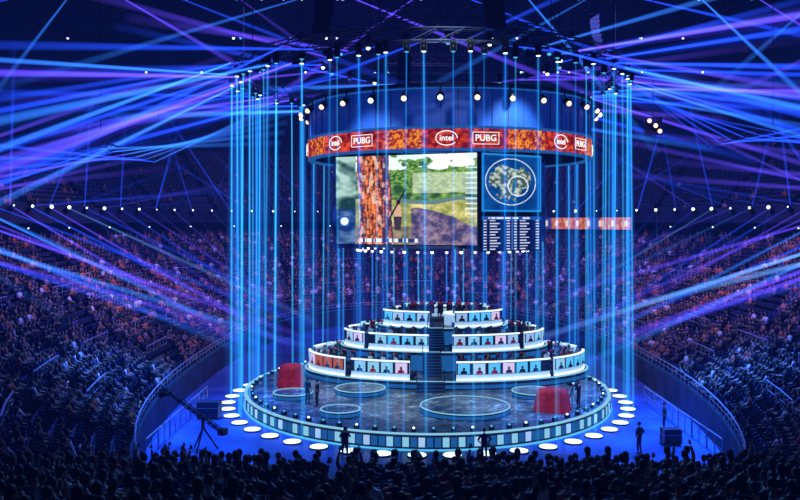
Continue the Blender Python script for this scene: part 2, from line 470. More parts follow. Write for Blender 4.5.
B.obj('housing', rb)

# balcony moving lights
B = MB(); fx = bowl_line(18.3, 3.4)
for (x, y) in fx:
    B.box((x, y, 13.55), (.5, .5, .3), M_black); d = Vector((-x, -y, 0)).normalized()
    B.tube((x, y, 13.7), (x+d.x*.35, y+d.y*.35, 13.9), .2, .24, M_black)
    B.ball((x+d.x*.45, y+d.y*.45, 13.95), random.choice((.07, .1, .13, .18)), M_lens, 8, 6)
for (x, y) in bowl_line(TT-.3, 7.5):
    B.ball((x, y, 11.9), .08, M_lens, 8, 6); B.box((x, y, 12.15), (.3, .3, .4), M_black)
B.obj('balcony_moving_head_lights')

# ---------------------------------------------------------------- stage
SC = (.06, 2.0); SRX, SRY = 12.7, 14.2
B = MB()
B.disc(SC, SRX, SRY, 0, .9, M_dark, M_deck, 128)
B.arc(SC, SRX, SRY, 0, 360, -.18, .05, .86, .93, 128, M_rim)
B.arc(SC, SRX, SRY, 0, 360, 0, .1, .0, .08, 128, M_cyan)
for k in range(180):
    a = k*2
    B.arc(SC, SRX, SRY, a+.2, a+1.8, 0, .05, .2, .72, 2, (M_white, M_rim, M_cyandim, M_rim, M_cyandim, M_rim, M_orange, M_cyandim, M_cyandim, M_rim)[(k*7+k//7) % 10])
for r in (.80, .93):
    B.arc((SC[0], SC[1]), SRX*r, SRY*r, 0, 360, 0, .05, .9, .905, 128, M_cyandim)
for k in range(70):
    a = 2*math.pi*(k+.5)/70; x = SC[0]+(SRX-.45)*math.cos(a); y = SC[1]+(SRY-.45)*math.sin(a)
    B.box((x, y, 1.0), (.25, .25, .2), M_black, a); B.ball((x, y, 1.13), .07, M_lens if k % 3 == 0 else M_cyan, 8, 4)
stage = B.obj('round_stage')
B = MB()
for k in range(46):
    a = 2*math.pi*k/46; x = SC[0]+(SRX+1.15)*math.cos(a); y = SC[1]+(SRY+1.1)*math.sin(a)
    B.disc((x, y), .55, .55, .0, .07, M_black, n=20); B.disc((x, y), .5, .5, .07, .1, M_pool, n=20)  # glowing discs stand in for light pools under the beams, dark rims added
B.obj('floor_light_pools')
def podium(x, y, r, h=.35):
    e = empty('round_podium', (x, y, .9))
    B = MB(); B.disc((0, 0), r, r, 0, h, M_dark, M_deck, 48); B.arc((0, 0), r, r, 0, 360, -.05, .03, h-.02, h+.03, 48, M_rim)
    B.arc((0, 0), r, r, 0, 360, 0, .03, .05, h-.1, 48, M_cyandim); B.arc((0, 0), r*.6, r*.6, 0, 360, 0, .04, h, h+.01, 40, M_cyandim)
    B.obj('platform', e)
for p in ((-4.5, -.9, 1.7), (2.2, -6.4, 2.75), (-5.4, -7.4, 1.2), (7.2, -1.9, 1.5), (-8.9, -2.4, 1.3)): podium(*p)

def tier(name, c, rx, ry, z0, segs, zb, H=1.2):
    e = empty(name)
    P = MB(); P.disc(c, rx+.3, ry+.3, zb, z0, M_dark, M_deck, 96)
    P.arc(c, rx, ry, 0, 360, .2, .34, z0-.05, z0+.02, 96, M_rim)
    P.arc(c, rx, ry, 0, 360, .28, .32, zb+.1, z0-.25, 96, M_cyandim)
    P.obj('plinth', e)
    W = MB(); S = MB(); pts = []
    for a0, a1 in segs:
        n = max(4, int(abs(a1-a0)/3))
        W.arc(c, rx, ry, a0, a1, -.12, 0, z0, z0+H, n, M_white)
        W.arc(c, rx, ry, a0, a1, -.05, .06, z0, z0+.14, n, M_whiteglow)
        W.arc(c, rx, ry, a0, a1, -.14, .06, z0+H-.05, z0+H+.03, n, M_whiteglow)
        W.arc(c, rx, ry, a0, a1, 0, .03, z0+.42, z0+H-.09, n, M_dark)
        W.arc(c, rx, ry, a0, a1, -.85, -.1, z0+1.02, z0+1.08, n, M_desk)
        W.arc(c, rx, ry, a0, a1, -2.0, -.1, z0, z0+.28, n, M_dark)
        sg = 1 if a1 > a0 else -1
        st = []; acc = 0; k = a0
        while (k-a1)*sg < 0:
            kk = k+sg*.5; r1, r2 = math.radians(k), math.radians(kk)
            acc += math.hypot(rx*(math.cos(r2)-math.cos(r1)), ry*(math.sin(r2)-math.sin(r1)))
            k = kk
            if acc >= 1.0: st.append(k); acc = 0
        for k in st:
            w = math.degrees(.82/math.hypot(rx*math.sin(math.radians(k)), ry*math.cos(math.radians(k))))
            km = k-sg*w*.6
            S.arc(c, rx, ry, km-w/2, km+w/2, .03, .06, z0+.46, z0+H-.12, 2, random.choice((M_rim, M_cyan, M_cyan, M_white, M_rim, M_cyan, M_pink, M_white, M_orange)))
            r = math.radians(km); nx, ny = math.cos(r)/rx, math.sin(r)/ry; L = math.hypot(nx, ny); nx /= L; ny /= L
            px, py = c[0]+(rx+.07)*math.cos(r), c[1]+(ry+.07)*math.sin(r); tx, ty = -ny, nx
            def Q(u, z, o=.01): return (px+tx*u+nx*o, py+ty*u+ny*o, z)
            zz = z0+.48
            S.add([Q(-.26, zz), Q(.26, zz), Q(.2, zz+.18), Q(.08, zz+.24), Q(-.08, zz+.24), Q(-.2, zz+.18)], [(0, 1, 2, 3, 4, 5)], random.choice((M_dark, M_black, M_dark, M_red)))
            S.add([Q(.1*math.cos(q*.785), zz+.35+.12*math.sin(q*.785), .015) for q in range(8)], [tuple(range(8))], M_skin)
            mx, my = c[0]+(rx-.4)*math.cos(r), c[1]+(ry-.4)*math.sin(r)
            yw = math.atan2(-ny, -nx)-math.pi/2
            S.box((mx, my, z0+1.32), (.62, .04, .36), M_black, yw)
            S.box((mx-nx*.025, my-ny*.025, z0+1.32), (.58, .01, .32), M_scr, yw)
            S.tube((mx, my, z0+1.08), (mx, my, z0+1.2), .03, .03, M_black, 6)
            S.box((mx, my, z0+1.09), (.25, .18, .02), M_black, yw)
            qx, qy = c[0]+(rx-1.15)*math.cos(r), c[1]+(ry-1.15)*math.sin(r)
            pts.append((qx, qy, z0+.28, math.atan2(ny, nx)-math.pi/2, 1, random.randint(0, 1)))
    W.obj('desk_wall', e); S.obj('portrait_panels_and_monitors', e)
    instancer('players_seated', pts, libp, e)
tier('player_desk_tier', (1.75, 6.6), 10.5, 6.4, 1.5, [(-106, -132), (-136, -178), (-88, -47), (-44, -3), (12, 80), (100, 168)], .9, 1.3)
tier('player_desk_tier', (1.65, 8.2), 7.8, 4.5, 3.0, [(-100, -138), (-143, -176), (-87, -45), (-40, -4), (15, 165)], 1.5)
tier('player_desk_tier', (1.6, 9.3), 4.8, 2.7, 4.4, [(-104, -168), (-80, -12), (30, 150)], 3.0)
def stairs(x, w, y0, y1, z0, z1):
    B = MB(); n = round((z1-z0)/.18)
    for k in range(n):
        zz = z0+(z1-z0)*(k+1)/n; ya = y0+(y1-y0)*k/n
        B.box((x, (ya+y1)/2, (z0+zz)/2), (w, y1-ya, zz-z0), M_dark); B.box((x, ya-.01, zz-.02), (w, .03, .02), M_cyandim)
    for sx in (-1, 1):
        B.tube((x+sx*w/2, y0, z0+.9), (x+sx*w/2, y1, z1+.9), .02, .02, M_black, 6); B.tube((x+sx*w/2, y0, z0), (x+sx*w/2, y0, z0+.9), .02, .02, M_black, 6); B.tube((x+sx*w/2, y1, z1), (x+sx*w/2, y1, z1+.9), .02, .02, M_black, 6)
    B.obj('stage_stairs', stage)
stairs(.3, 1.9, -1.0, -.15, .9, 1.5); stairs(.5, 1.3, 1.5, 3.35, 1.5, 3.0); stairs(.9, 1.2, 4.6, 6.25, 3.0, 4.4)
e = empty('trophy_display', (-.6, 9.0, 4.4))
B = MB(); B.disc((0, 0), .8, .8, 0, .5, M_dark, n=32); B.arc((0, 0), .8, .8, 0, 360, -.05, .03, .45, .52, 32, M_cyan); B.tube((0, 0, .5), (0, 0, .9), .3, .2, M_black, 12); B.tube((0, 0, .9), (0, 0, 1.25), .1, .32, M_rail, 12)
for s in (-1, 1):
    for k in range(5):
        a = -1.4+k*.56; b2 = a+.56
        B.tube((s*(.28+.18*math.cos(a)), 0, 1.1+.18*math.sin(a)), (s*(.28+.18*math.cos(b2)), 0, 1.1+.18*math.sin(b2)), .03, .03, M_rail, 5)
B.obj('cup', e)
e = empty('caster_desk', (3.2, 8.6, 4.4))
B = MB(); B.arc((0, 0), 1.5, 1.1, 0, 360, -.3, 0, 0, .9, 32, M_white); B.arc((0, 0), 1.5, 1.1, 0, 360, -.5, .08, .9, .98, 32, M_whiteglow); B.obj('desk', e)

def crate(x, y, z, w, d, h, yaw):
    vs = []; fs = []; n = 40; lv = 7
    for j in range(lv+1):
        f = j/lv
        for i in range(n):
            t = 2*math.pi*i/n; c, s = math.cos(t), math.sin(t); q = .3
            r = .92+.14*f+f*.07*math.sin(t*7)+f*.04*math.sin(t*17+1)
            vs.append((w/2*math.copysign(abs(c)**q, c)*r, d/2*math.copysign(abs(s)**q, s)*r, h*(1-f)+(.16*nz(c*2, s*2)*(1-f))))
    for j in range(lv):
        for i in range(n): a = j*n+i; b = j*n+(i+1) % n; fs.append((a, a+n, b+n, b))
    vs.append((-.2*w, 0, h*1.12)); fs += [(n*(lv+1), i, (i+1) % n) for i in range(n)]
    B = MB(); B.add(vs, fs, M_red, True); o = B.obj('red_draped_crate', loc=(x, y, z)); o.rotation_euler = (0, 0, yaw)
crate(-9.5, 1.2, .9, 1.7, 1.2, 1.5, .2); crate(7.6, -6.4, .9, 1.9, 1.3, 1.3, -.5)

def put(B, name, x, y, z, yaw):
    o = B.obj(name, loc=(x, y, z)); o.rotation_euler = (0, 0, yaw); return o
def vcam(B):
    B.box((0, .36, 1.5), (.18, .5, .22), M_black); B.tube((0, .6, 1.5), (0, .82, 1.5), .08, .1, M_black, 10); B.box((-.13, .3, 1.6), (.1, .12, .1), M_scr)
    B.tube((0, .4, 1.4), (0, .4, 1.2), .04, .04, M_black)
    for a in (0.5, 2.6, 4.7): B.tube((0, .45, 1.25), (.45*math.cos(a), .45+.45*math.sin(a), 0.02), .025, .02, M_black, 6)
put(mkperson('c', 'stand', 'cam', shirt=M_crew, extra=vcam), 'camera_operator', -4.7, -14.1, 0, 0)
put(mkperson('c', 'stand', 'hips', shirt=M_crew), 'stage_technician', 11.1, -13.0, 0, .7)
put(mkperson('c', 'stand', 'down', shirt=M_crew), 'stage_technician', -7.7, -4.6, .9, -.6)
put(mkperson('c', 'stand', 'cam', shirt=M_crew, extra=vcam), 'camera_operator', 9.3, -6.0, .9, .9)
put(mkperson('c', 'stand', 'down', shirt=M_jersey), 'presenter', .5, 8.2, 4.4, 2.6)
put(mkperson('c', 'stand', 'hips', shirt=M_crew), 'presenter', -1.5, 8.6, 4.4, 2.6)
put(mkperson('c', 'stand', 'down', shirt=M_crew), 'stage_technician', -7.0, -5.4, .9, 1.4)
put(mkperson('c', 'stand', 'hips', shirt=M_crew), 'stage_technician', 14.0, -8.0, 0, 1.4)
put(mkperson('c', 'stand', 'hips', shirt=M_crew), 'stage_technician', 2.6, -14.4, 0, .3)
e = empty('camera_jib_crane', (-12.6, -12.2, 0))
B = MB()
for a in (.3, 2.4, 4.5): B.tube((0, 0, 1.3), (.8*math.cos(a), .8*math.sin(a), .05), .05, .05, M_black, 6)
B.tube((0, 0, 1.2), (0, 0, 1.9), .1, .1, M_black); p = Vector((1.2, -.6, 1.2)); q = Vector((-2.8, 2.0, 3.1))
B.truss(p, q, .18, M_black, .4, .03); B.box(p, (.4, .4, .35), M_black, -.5); B.box(q+Vector((0, 0, -.4)), (.3, .5, .3), M_black); B.tube(q, q-Vector((0, 0, .3)), .05, .05, M_black); B.tube(q+Vector((.1, .0, -.4)), q+Vector((.5, -.1, -.4)), .1, .12, M_black)
B.obj('arm_and_tripod', e)
for (x, y, w, d, h) in ((-14, -4.5, 1.4, .9, 1.0), (13.5, -10.8, 1.0, .7, .8)):
    B = MB(); B.box((0, 0, h/2+.1), (w, d, h), M_dark)
    for sx in (-1, 1):
        for sy in (-1, 1):
            B.ball((sx*w*.42, sy*d*.4, .06), .06, M_black, 8, 5); B.box((sx*(w/2), sy*(d/2), h/2+.1), (.05, .05, h), M_rail)
    B.box((0, 0, h*.72), (w+.02, d+.02, .03), M_rail); B.obj('flight_case', loc=(x, y, 0))

# ---------------------------------------------------------------- hanging rig
RC = (1.75, 3.2); RR = 10.15
rig = empty('circular_screen_rig')
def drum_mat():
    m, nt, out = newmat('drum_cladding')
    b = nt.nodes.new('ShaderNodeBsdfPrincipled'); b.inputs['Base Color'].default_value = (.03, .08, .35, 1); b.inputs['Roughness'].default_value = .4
    b.inputs['Emission Color'].default_value = (.008, .055, .5, 1); b.inputs['Emission Strength'].default_value = .24  # low blue emission stands in for light falling on the cladding
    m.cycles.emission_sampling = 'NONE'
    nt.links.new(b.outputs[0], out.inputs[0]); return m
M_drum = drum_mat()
B = MB()
B.arc(RC, RR, RR, 0, 360, -.35, -.02, 18.35, 20.9, 120, M_drum)
B.arc(RC, RR, RR, 0, 360, -.45, .08, 18.28, 18.42, 120, M_cyandim); B.arc(RC, RR, RR, 0, 360, -.4, .06, 16.9, 17.02, 120, M_cyandim)
B.arc(RC, RR, RR, 0, 360, -.35, -.06, 16.95, 18.35, 120, M_black); B.arc(RC, RR, RR, 0, 360, -.4, .12, 20.85, 21.05, 120, M_dark)
B.arc(RC, RR, RR, 0, 360, 0, .03, 20.7, 20.78, 120, M_cyandim)
for k in range(60):
    a = 2*math.pi*k/60; B.tube((RC[0]+RR*math.cos(a), RC[1]+RR*math.sin(a), 18.4), (RC[0]+RR*math.cos(a), RC[1]+RR*math.sin(a), 20.85), .03, .03, M_dark, 4)
for k in range(-4, 5):
    h = math.sqrt(RR**2-(k*2.2)**2)-.4
    B.truss((RC[0]+k*2.2, RC[1]-h, 19.2), (RC[0]+k*2.2, RC[1]+h, 19.2), .4, M_truss, 1.2)
B.obj('drum', rig)
def band(u, v):
    n = nz(u*160, v*6)+.5*nz(u*420, v*14)
    c = mixc((110, 14, 12), (240, 80, 32), .45+n*1.1)
    k = (u*24+.2) % 3
    if 1.7 < k < 2.7: c = mixc((130, 20, 25), (255, 150, 40), .45+1.6*nz(u*500, v*12)+n)
    if v < .06 or v > .94: c = (40, 60, 160)
    return c
def bc(u):
    t = 2*math.pi*u-math.radians(94.5); return (RC[0]+RR*1.004*math.cos(t), RC[1]+RR*1.004*math.sin(t))
screen_grid('led_band', None, None, 17.02, 18.28, 1080, 16, band, rig, bc, 1.0)
def text(body, size, ang, z, r, mat, parent):
    cu = bpy.data.curves.new(body, 'FONT'); cu.body = body; cu.size = size; cu.align_x = 'CENTER'; cu.align_y = 'CENTER'; cu.extrude = .01; cu.offset = .008
    o = bpy.data.objects.new('lettering', cu); ROOT.objects.link(o); o.parent = parent
    t = math.radians(ang); o.location = (RC[0]+r*math.cos(t), RC[1]+r*math.sin(t), z); o.rotation_euler = (math.pi/2, 0, t+math.pi/2); cu.materials.append(mat)
M_logo = emi('logo_white', (1, 1, 1), 1.1)
B = MB()
for k in range(8):
    ang = -94+k*45
    text('intel', .5, ang, 17.66, RR+.12, M_logo, rig)
    t = math.radians(ang); c = Vector((RC[0]+(RR+.12)*math.cos(t), RC[1]+(RR+.12)*math.sin(t), 17.66)); tx = Vector((-math.sin(t), math.cos(t), 0))
    P = [c+tx*.66*math.cos(q*.3142)+Vector((0, 0, .44*math.sin(q*.3142))) for q in range(19)]
    for q in range(18): B.tube(P[q], P[q+1], .03, .03, M_logo, 5)
    ang += 13.5
    text('PUBG', .54, ang, 17.66, RR+.12, M_logo, rig)
    t = math.radians(ang); c = Vector((RC[0]+(RR+.12)*math.cos(t), RC[1]+(RR+.12)*math.sin(t), 17.66)); tx = Vector((-math.sin(t), math.cos(t), 0))
    P = [c+tx*sx*.82+Vector((0, 0, sz*.36)) for sx, sz in ((-1, -1), (1, -1), (1, 1), (-1, 1))]
    for q in range(4): B.tube(P[q], P[(q+1) % 4], .025, .025, M_logo, 4)
B.obj('logo_frames', rig)
B = MB()
for k in range(30):
    a = math.radians(-90+12*k-6)
    x, y = RC[0]+(RR+.25)*math.cos(a), RC[1]+(RR+.25)*math.sin(a)
    B.tube((x, y, 20.35), (x+.3*math.cos(a), y+.3*math.sin(a), 20.1), .2, .26, M_black, 10); B.ball((x+.34*math.cos(a), y+.34*math.sin(a), 20.07), .17, M_amber if k % 7 else M_lens, 10, 6)
    B.box((x, y, 20.6), (.1, .1, .5), M_black)
B.obj('drum_par_lamps', rig)
def mainpic(u, v):
    n0 = nz(u*3.2+5, v*3); n1 = nz(u*8, v*8+2); n2 = nz(u*20+9, v*20); n3 = nz(u*48, v*40+4)
    hz = .5+.04*nz(u*5, 1)
    if v > .84+.10*n1: c = mixc((205, 230, 225), (255, 255, 250), .5+n0)
    elif v > hz: c = mixc((40, 80, 35), (150, 190, 90), .45+1.0*n2+.6*n1+.8*(v-.6))
    elif v > .2: c = mixc((125, 135, 60), (225, 210, 130), .5+1.0*n1+.5*n2+.4*n3)
    else: c = mixc((85, 90, 60), (160, 140, 110), .5+n2)
    if v > .62 and n1+.6*n2+.3*n3 > .06: c = mixc((40, 90, 35), (125, 165, 70), .5+1.5*n3)
    if u > .56 and v > .57 and v < .8 and n0 > -.05: c = mixc(c, (235, 240, 225), .55)
    if hz-.03 < v < hz+.015 and u > .45: c = (95, 125, 120)
    e2 = .40-.35*(u-.55)**2*3+.03*n1
    if u > .55 and v < e2: c = mixc((62, 58, 100), (150, 125, 140), .45+.9*n2+.5*n1+.5*n3)
    if u < .15:
        c = mixc((25, 60, 60), (165, 200, 190), .35+1.2*n1+.5*n2+(v-.5)*.8)
        if v < .4: c = mixc((18, 50, 110), (90, 120, 160), .35+n1+n2)
    cx = .285+.015*math.sin(v*5)+.02*n0
    w = .12+.04*max(0, .25-v)
    if abs(u-cx) < w:
        g = nz(u*70, v*12); g2 = nz(u*34, v*9+7)
        sh = 1-abs(u-cx+.02)/w
        c = mixc((60, 24, 14), (240, 130, 70), .15+.55*sh+.9*g+.6*n3)
        if g2 > .2: c = mixc(c, (245, 220, 200), .6)
    du, dv = (u-.455)/.03, (v-.30)/.14
    if abs(du) < 1-.3*abs(dv) and abs(dv) < 1: c = (205, 165, 135) if dv > .1 else (60, 50, 65)
    if math.hypot((u-.46)/.016, (v-.475)/.028) < 1: c = (70, 45, 35)
    if abs(u-.41-.35*(v-.33)) < .007 and .28 < v < .62: c = (30, 22, 25)
    if v < .08 and .18 < u < .6 and abs(v-.045) < .022: c = (225, 230, 245) if nz(u*70, 2) > 0 else (30, 50, 110)
    if .03 < u < .1 and .2 < v < .32: c = (225, 235, 250) if math.hypot((u-.065)/.03, (v-.26)/.045) < 1 else (30, 80, 190)
    if u > .92 and v > .3 and (v*18) % 1 < .3 and v < .85: c = mixc(c, (240, 245, 255), .7)
    return c
def mappic(u, v):
    n = nz(u*4, v*4)+.45*nz(u*14, v*14)
    d = math.hypot((u-.48)*1, (v-.52)*1.05)
    c = mixc((5, 55, 120), (10, 80, 150), .5+n)
    if d < .30+.16*n: c = mixc((60, 85, 80), (190, 200, 180), .42+nz(u*18, v*18)*1.6)
    if abs(u-.5-.2*(v-.3)) < .02+.02*n and .2 < v < .55: c = (20, 90, 150)
    if abs(d-.42) < .006 or abs(math.hypot(u-.6, v-.45)-.17) < .008: c = (235, 245, 255)
    if u < .03 or u > .97 or v > .97 or v < .03: c = (30, 130, 210)
    return c
def table(u, v):
    c = (8, 24, 80)
    if v > .9: return (225, 235, 250) if (.1 < u < .8 and .925 < v < .975 and nz(u*40, 2) > -.1) else (30, 80, 170)
    r = int(v*12); fr = v*12 % 1
    if abs(u-.5) < .015: return (60, 100, 190)
    uu = (u % .5)*2
    if .3 < fr < .7:
        if .06 < uu < .16 or (.25 < uu < .25+.2+.2*((r*37) % 5)/5) or .8 < uu < .93: c = (205, 215, 245)
    return c
sa, sb, scc = (-6.17, -.8), (3.09, -4.8), (3.4, -4.75); sd = (7.65, -1.9)
screen_grid('main_screen', sa, sb, 11.05, 16.95, 300, 190, mainpic, rig, None, 1.2)
screen_grid('map_screen', scc, sd, 13.2, 16.95, 130, 110, mappic, rig, None, 1.1)
screen_grid('score_screen', scc, sd, 10.7, 12.9, 120, 112, table, rig)
B = MB()
def backing(p, q, z0, z1):
    dx, dy = q[0]-p[0], q[1]-p[1]; L = math.hypot(dx, dy); nx, ny = -dy/L, dx/L
    B.box(((p[0]+q[0])/2+nx*.2, (p[1]+q[1])/2+ny*.2, (z0+z1)/2), (L+.12, .3, z1-z0+.14), M_black, math.atan2(dy, dx))
backing(sa, sb, 11.05, 16.95); backing(scc, sd, 10.7, 16.95)
for (x, y) in ((sa[0]+.3, sa[1]+.2), (sb[0]-.3, sb[1]+.4), (scc[0]+.4, scc[1]+.4), (sd[0]-.3, sd[1]+.3), (-1.5, -2.4)):
    B.tube((x, y, 16.9), (x, y, 19.1), .06, .06, M_truss, 6)
B.obj('screen_housings', rig)
def side(u, v): return mixc((4, 14, 60), (20, 60, 180), .3+nz(u*6, v*9))
screen_grid('side_screen', (7.9, -1.6), (9.0, 4.5), 10.7, 16.95, 30, 30, side, rig)
screen_grid('rear_screen', (9.0, 4.9), (-1.0, 9.5), 11.05, 16.95, 30, 30, side, rig)
screen_grid('side_screen', (-1.4, 9.3), (-6.4, -.3), 10.7, 16.95, 30, 30, side, rig)
M_vio = emi('lens_violet', (.5, .4, 1), 2.5)
B = MB()
B.arc((1.2, 1.4), 6.0, 5.6, 0, 360, -.08, .08, 10.82, 10.98, 64, M_truss)
for k in range(40):
    a = 2*math.pi*k/40; x, y = 1.2+6*math.cos(a), 1.4+5.6*math.sin(a)
    B.tube((x, y, 10.85), (x, y, 10.65), .1, .13, M_black, 8); B.ball((x, y, 10.58), .11, M_lens if k % 2 else M_vio, 8, 5)
for a in (.5, 2, 3.6, 5.2):
    x, y = 1.2+6*math.cos(a), 1.4+5.6*math.sin(a); B.tube((x, y, 10.9), (x, y, 19.1), .04, .04, M_truss, 6)
B.obj('under_screen_lamps', rig)

# ring trusses
def ring_truss(name, C, TR, TZ, NS, w=.35, drops=12):
    B = MB()
    def P(t, r, z): return (C[0]+r*math.cos(t), C[1]+r*math.sin(t), z)
    for k in range(NS):
        a = 2*math.pi*k/NS; b = 2*math.pi*(k+1)/NS
        for r, z in ((TR-w, TZ), (TR+w, TZ), (TR-w, TZ+2*w), (TR+w, TZ+2*w)): B.tube(P(a, r, z), P(b, r, z), .045, .045, M_truss, 4, False)
        for q0, q1 in (((a, TR-w, TZ), (b, TR+w, TZ)), ((a, TR+w, TZ), (b, TR+w, TZ+2*w)), ((a, TR-w, TZ), (b, TR-w, TZ+2*w)), ((a, TR-w, TZ+2*w), (b, TR+w, TZ+2*w))): B.tube(P(*q0), P(*q1), .03, .03, M_truss, 4, False)
    for k in range(drops):
        a = 2*math.pi*k/drops; x, y = C[0]+TR*math.cos(a), C[1]+TR*math.sin(a); B.tube((x, y, TZ+2*w), (x, y, 36.9), .03, .03, M_black, 4)
    return B
TR = 13.2; TC = (.3, 1.6); TZ = 22.6
ring_truss('r', TC, TR, TZ, 56).obj('ring_lighting_truss')
B = ring_truss('r', (1.2, 3), 8.6, 24.6, 40)
for k in range(20):
    a = 2*math.pi*k/20; x, y = 1.2+8.6*math.cos(a), 3+8.6*math.sin(a)
    B.box((x, y, 24.35), (.4, .4, .35), M_black); B.tube((x, y, 24.2), (x, y, 23.8), .15, .2, M_black, 8); B.ball((x, y, 23.76), .14, (M_cyan, M_lens, M_cyandim)[k % 3], 8, 5)
B.obj('ring_lighting_truss')
B = ring_truss('r', (1.2, 3), 5.2, 26.4, 28)
B.obj('ring_lighting_truss')
for k in range(6):
    a = math.radians(-90+60*k+14); x, y = 1.2+10.9*math.cos(a), 3+10.9*math.sin(a)
    e = empty('line_array_speaker', (x, y, 26.6)); e.rotation_euler = (0, 0, a+math.pi/2)
    B = MB()
    for j in range(8):
        B.box((0, -.03*j*j*.3, -j*.33), (1.1, .6, .3), M_black, 0, .05*j); B.box((0, -.31-.03*j*j*.3, -j*.33), (1.0, .02, .24), M_dark, 0, .05*j)
    B.box((0, 0, .3), (1.2, .7, .1), M_truss); B.tube((0, 0, .3), (0, 0, 10.3), .03, .03, M_black, 4); B.obj('cabinets', e)
B = MB()
beams = []
NB = 80
R = random.uniform
for k in range(NB):
    a = 2*math.pi*(k+.5)/NB+R(-.025, .025); r = TR+random.choice((-.45, .0, .45, .6))
    x, y = TC[0]+r*math.cos(a), TC[1]+r*math.sin(a)
    B.box((x, y, TZ-.1), (.3, .3, .2), M_black); B.box((x-.16, y, TZ-.4), (.05, .2, .5), M_black); B.box((x+.16, y, TZ-.4), (.05, .2, .5), M_black)
    B.tube((x, y, TZ-.2), (x, y, TZ-.65), .12, .15, M_black, 10); B.disc((x, y), .12, .12, TZ-.69, TZ-.66, M_lens if k % 2 else M_cyan, n=12)
    col = random.choice(((.02, .32, .72), (.02, .36, .75), (.01, .2, .75)))
    k_ = R(.35, .95)*(.55 if math.sin(a) < -.5 else 1.0)
    end = (x+R(-.2, .2), y, .12 if r > TR-.3 else .95)
    beams.append(((x, y, TZ-.7), end, .05, .11, col, k_, .4))
    if k % 2: beams.append(((x, y, TZ-.7), end, .15, .7, (.006, .1, .5), k_*.42, .35))
B.obj('moving_head_spotlights')

B = MB()
for y in (-22, -8, 6, 20, 38, 58): B.truss((-48, y, 31), (48, y, 31), 1.2, M_truss, 1.8, .06)
for x in (-30, -15, 0, 15, 30): B.truss((x, -40, 33), (x, 70, 33), 1.2, M_truss, 2.2, .06)
for x, y0, y1, z in ((-22.5, 0, 14, 17.9), (24, 0, 12, 19)):
    B.truss((x, y0, z), (x, y1, z), .35, M_black, 1, .03)
    for y in (y0, y1): B.tube((x, y, z), (x, y, 37), .03, .03, M_black, 4)
B.obj('roof_truss_grid')
B = MB()
for k in range(60):
    x = R(-36, 38); y = random.choice((-8, 6, 20, 38)); z = 30.1
    B.tube((x, y, z), (x, y, z-.5), .18, .22, M_black, 8); B.ball((x, y, z-.55), .12, random.choice((M_lens, M_cyan, M_vio)), 8, 5)
B.obj('roof_spotlights')
e = empty('blinder_lamp_cluster', (16.6, 3, 19.2))
B = MB(); B.tube((0, 0, .8), (0, 0, 17.7), .03, .03, M_black, 4); B.box((0, 0, .3), (1.3, .2, 1.3), M_black)
for dx, dz in ((-.35, .65), (.1, .3), (.4, -.1)): B.tube((dx, -.1, dz), (dx, -.3, dz), .17, .2, M_black, 10); B.ball((dx, -.32, dz), .16, M_amber, 10, 6)
B.obj('lamps', e)

# ---------------------------------------------------------------- light beams in haze
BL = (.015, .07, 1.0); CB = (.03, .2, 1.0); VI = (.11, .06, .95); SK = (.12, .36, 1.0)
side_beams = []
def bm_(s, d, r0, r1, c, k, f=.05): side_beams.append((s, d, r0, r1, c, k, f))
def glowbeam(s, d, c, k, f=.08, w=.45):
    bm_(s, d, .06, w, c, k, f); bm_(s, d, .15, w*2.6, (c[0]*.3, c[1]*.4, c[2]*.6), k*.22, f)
for sg in (-1, 1):
    for i in range(21):
        a = math.radians(-62+124*i/20+R(-4, 4)); ca, sa_ = math.cos(a), math.sin(a)
        s = (TC[0]+sg*(TR+.9)*ca, TC[1]+(TR+.9)*sa_, 22.2+R(-.6, .8))
        L = R(24, 32); dz = R(-12, 1.5) if sg < 0 else R(-8.5, 3)
        dst = (s[0]+sg*L*max(.75, ca), s[1]+L*sa_*.35+R(-5, 5), s[2]+dz)
        col = random.choice((BL, CB, CB, BL, VI, VI))
        if i % 2: glowbeam(s, dst, col, R(.6, 1.5), .1)
        else: bm_(s, dst, .06, .4, col, R(.5, 1.4), .1)
for i in range(6):
    y = i*2.6
    bm_((-22.5, y, 17.6), (-10, i*1.6, 18.0+.9*i), .05, .26, CB, R(.3, .9), .05)
    bm_((-22.5, y, 17.6), (-44, y-9, 8+2.3*i), .05, .35, random.choice((VI, BL)), R(.5, 1.1), .08)
    bm_((24, y*.9, 18.8), (13, i*1.8, 21+1.1*i), .05, .26, BL, R(.3, .8), .05)
    bm_((24, y*.9, 18.8), (46, y-9, 11+2.4*i), .05, .35, BL, R(.5, 1.1), .08)
for n_, (x, y) in enumerate(fx):
    if y < -20: continue
    s = (x, y, 13.95)
    if y < 52:
        sg = -1 if x < 0 else 1
        bm_(s, (sg*R(8, 15), y*.25+R(-4, 4), R(2.5, 7)), .06, .3, random.choice((VI, VI, BL, CB, BL, SK)), R(.5, 1.3), .08)
        if n_ % 2: bm_(s, (sg*R(10, 18), y*.4, R(15, 24)), .06, .3, random.choice((VI, BL)), R(.3, .8), .04)
        else: bm_(s, (sg*R(26, 34), y-R(2, 10), R(22, 30)), .06, .3, BL, R(.3, .7), .03)
        if n_ % 3 == 0: bm_(s, (sg*R(18, 24), y*.6-R(4, 12), R(4, 9)), .06, .34, random.choice((CB, BL, VI)), R(.4, .9), .05)
    else:
        bm_(s, (x*.45+R(-2, 2), R(12, 20), R(3, 8)), .06, .26, random.choice((VI, BL, CB)), R(.3, .8), .04)
        bm_(s, (x*1.3+R(-6, 6), 40, R(22, 30)), .06, .3, BL, R(.2, .5), .02)
for i in range(20):
    a = 2*math.pi*i/20+.1; x, y = 1.2+8.6*math.cos(a), 3+8.6*math.sin(a)
    bm_((x, y, 23.8), (x+R(14, 26)*math.copysign(1, math.cos(a)), y+R(-10, 10), R(19, 31)), .06, .45, random.choice((BL, CB, BL, VI)), R(.3, .9), .05)
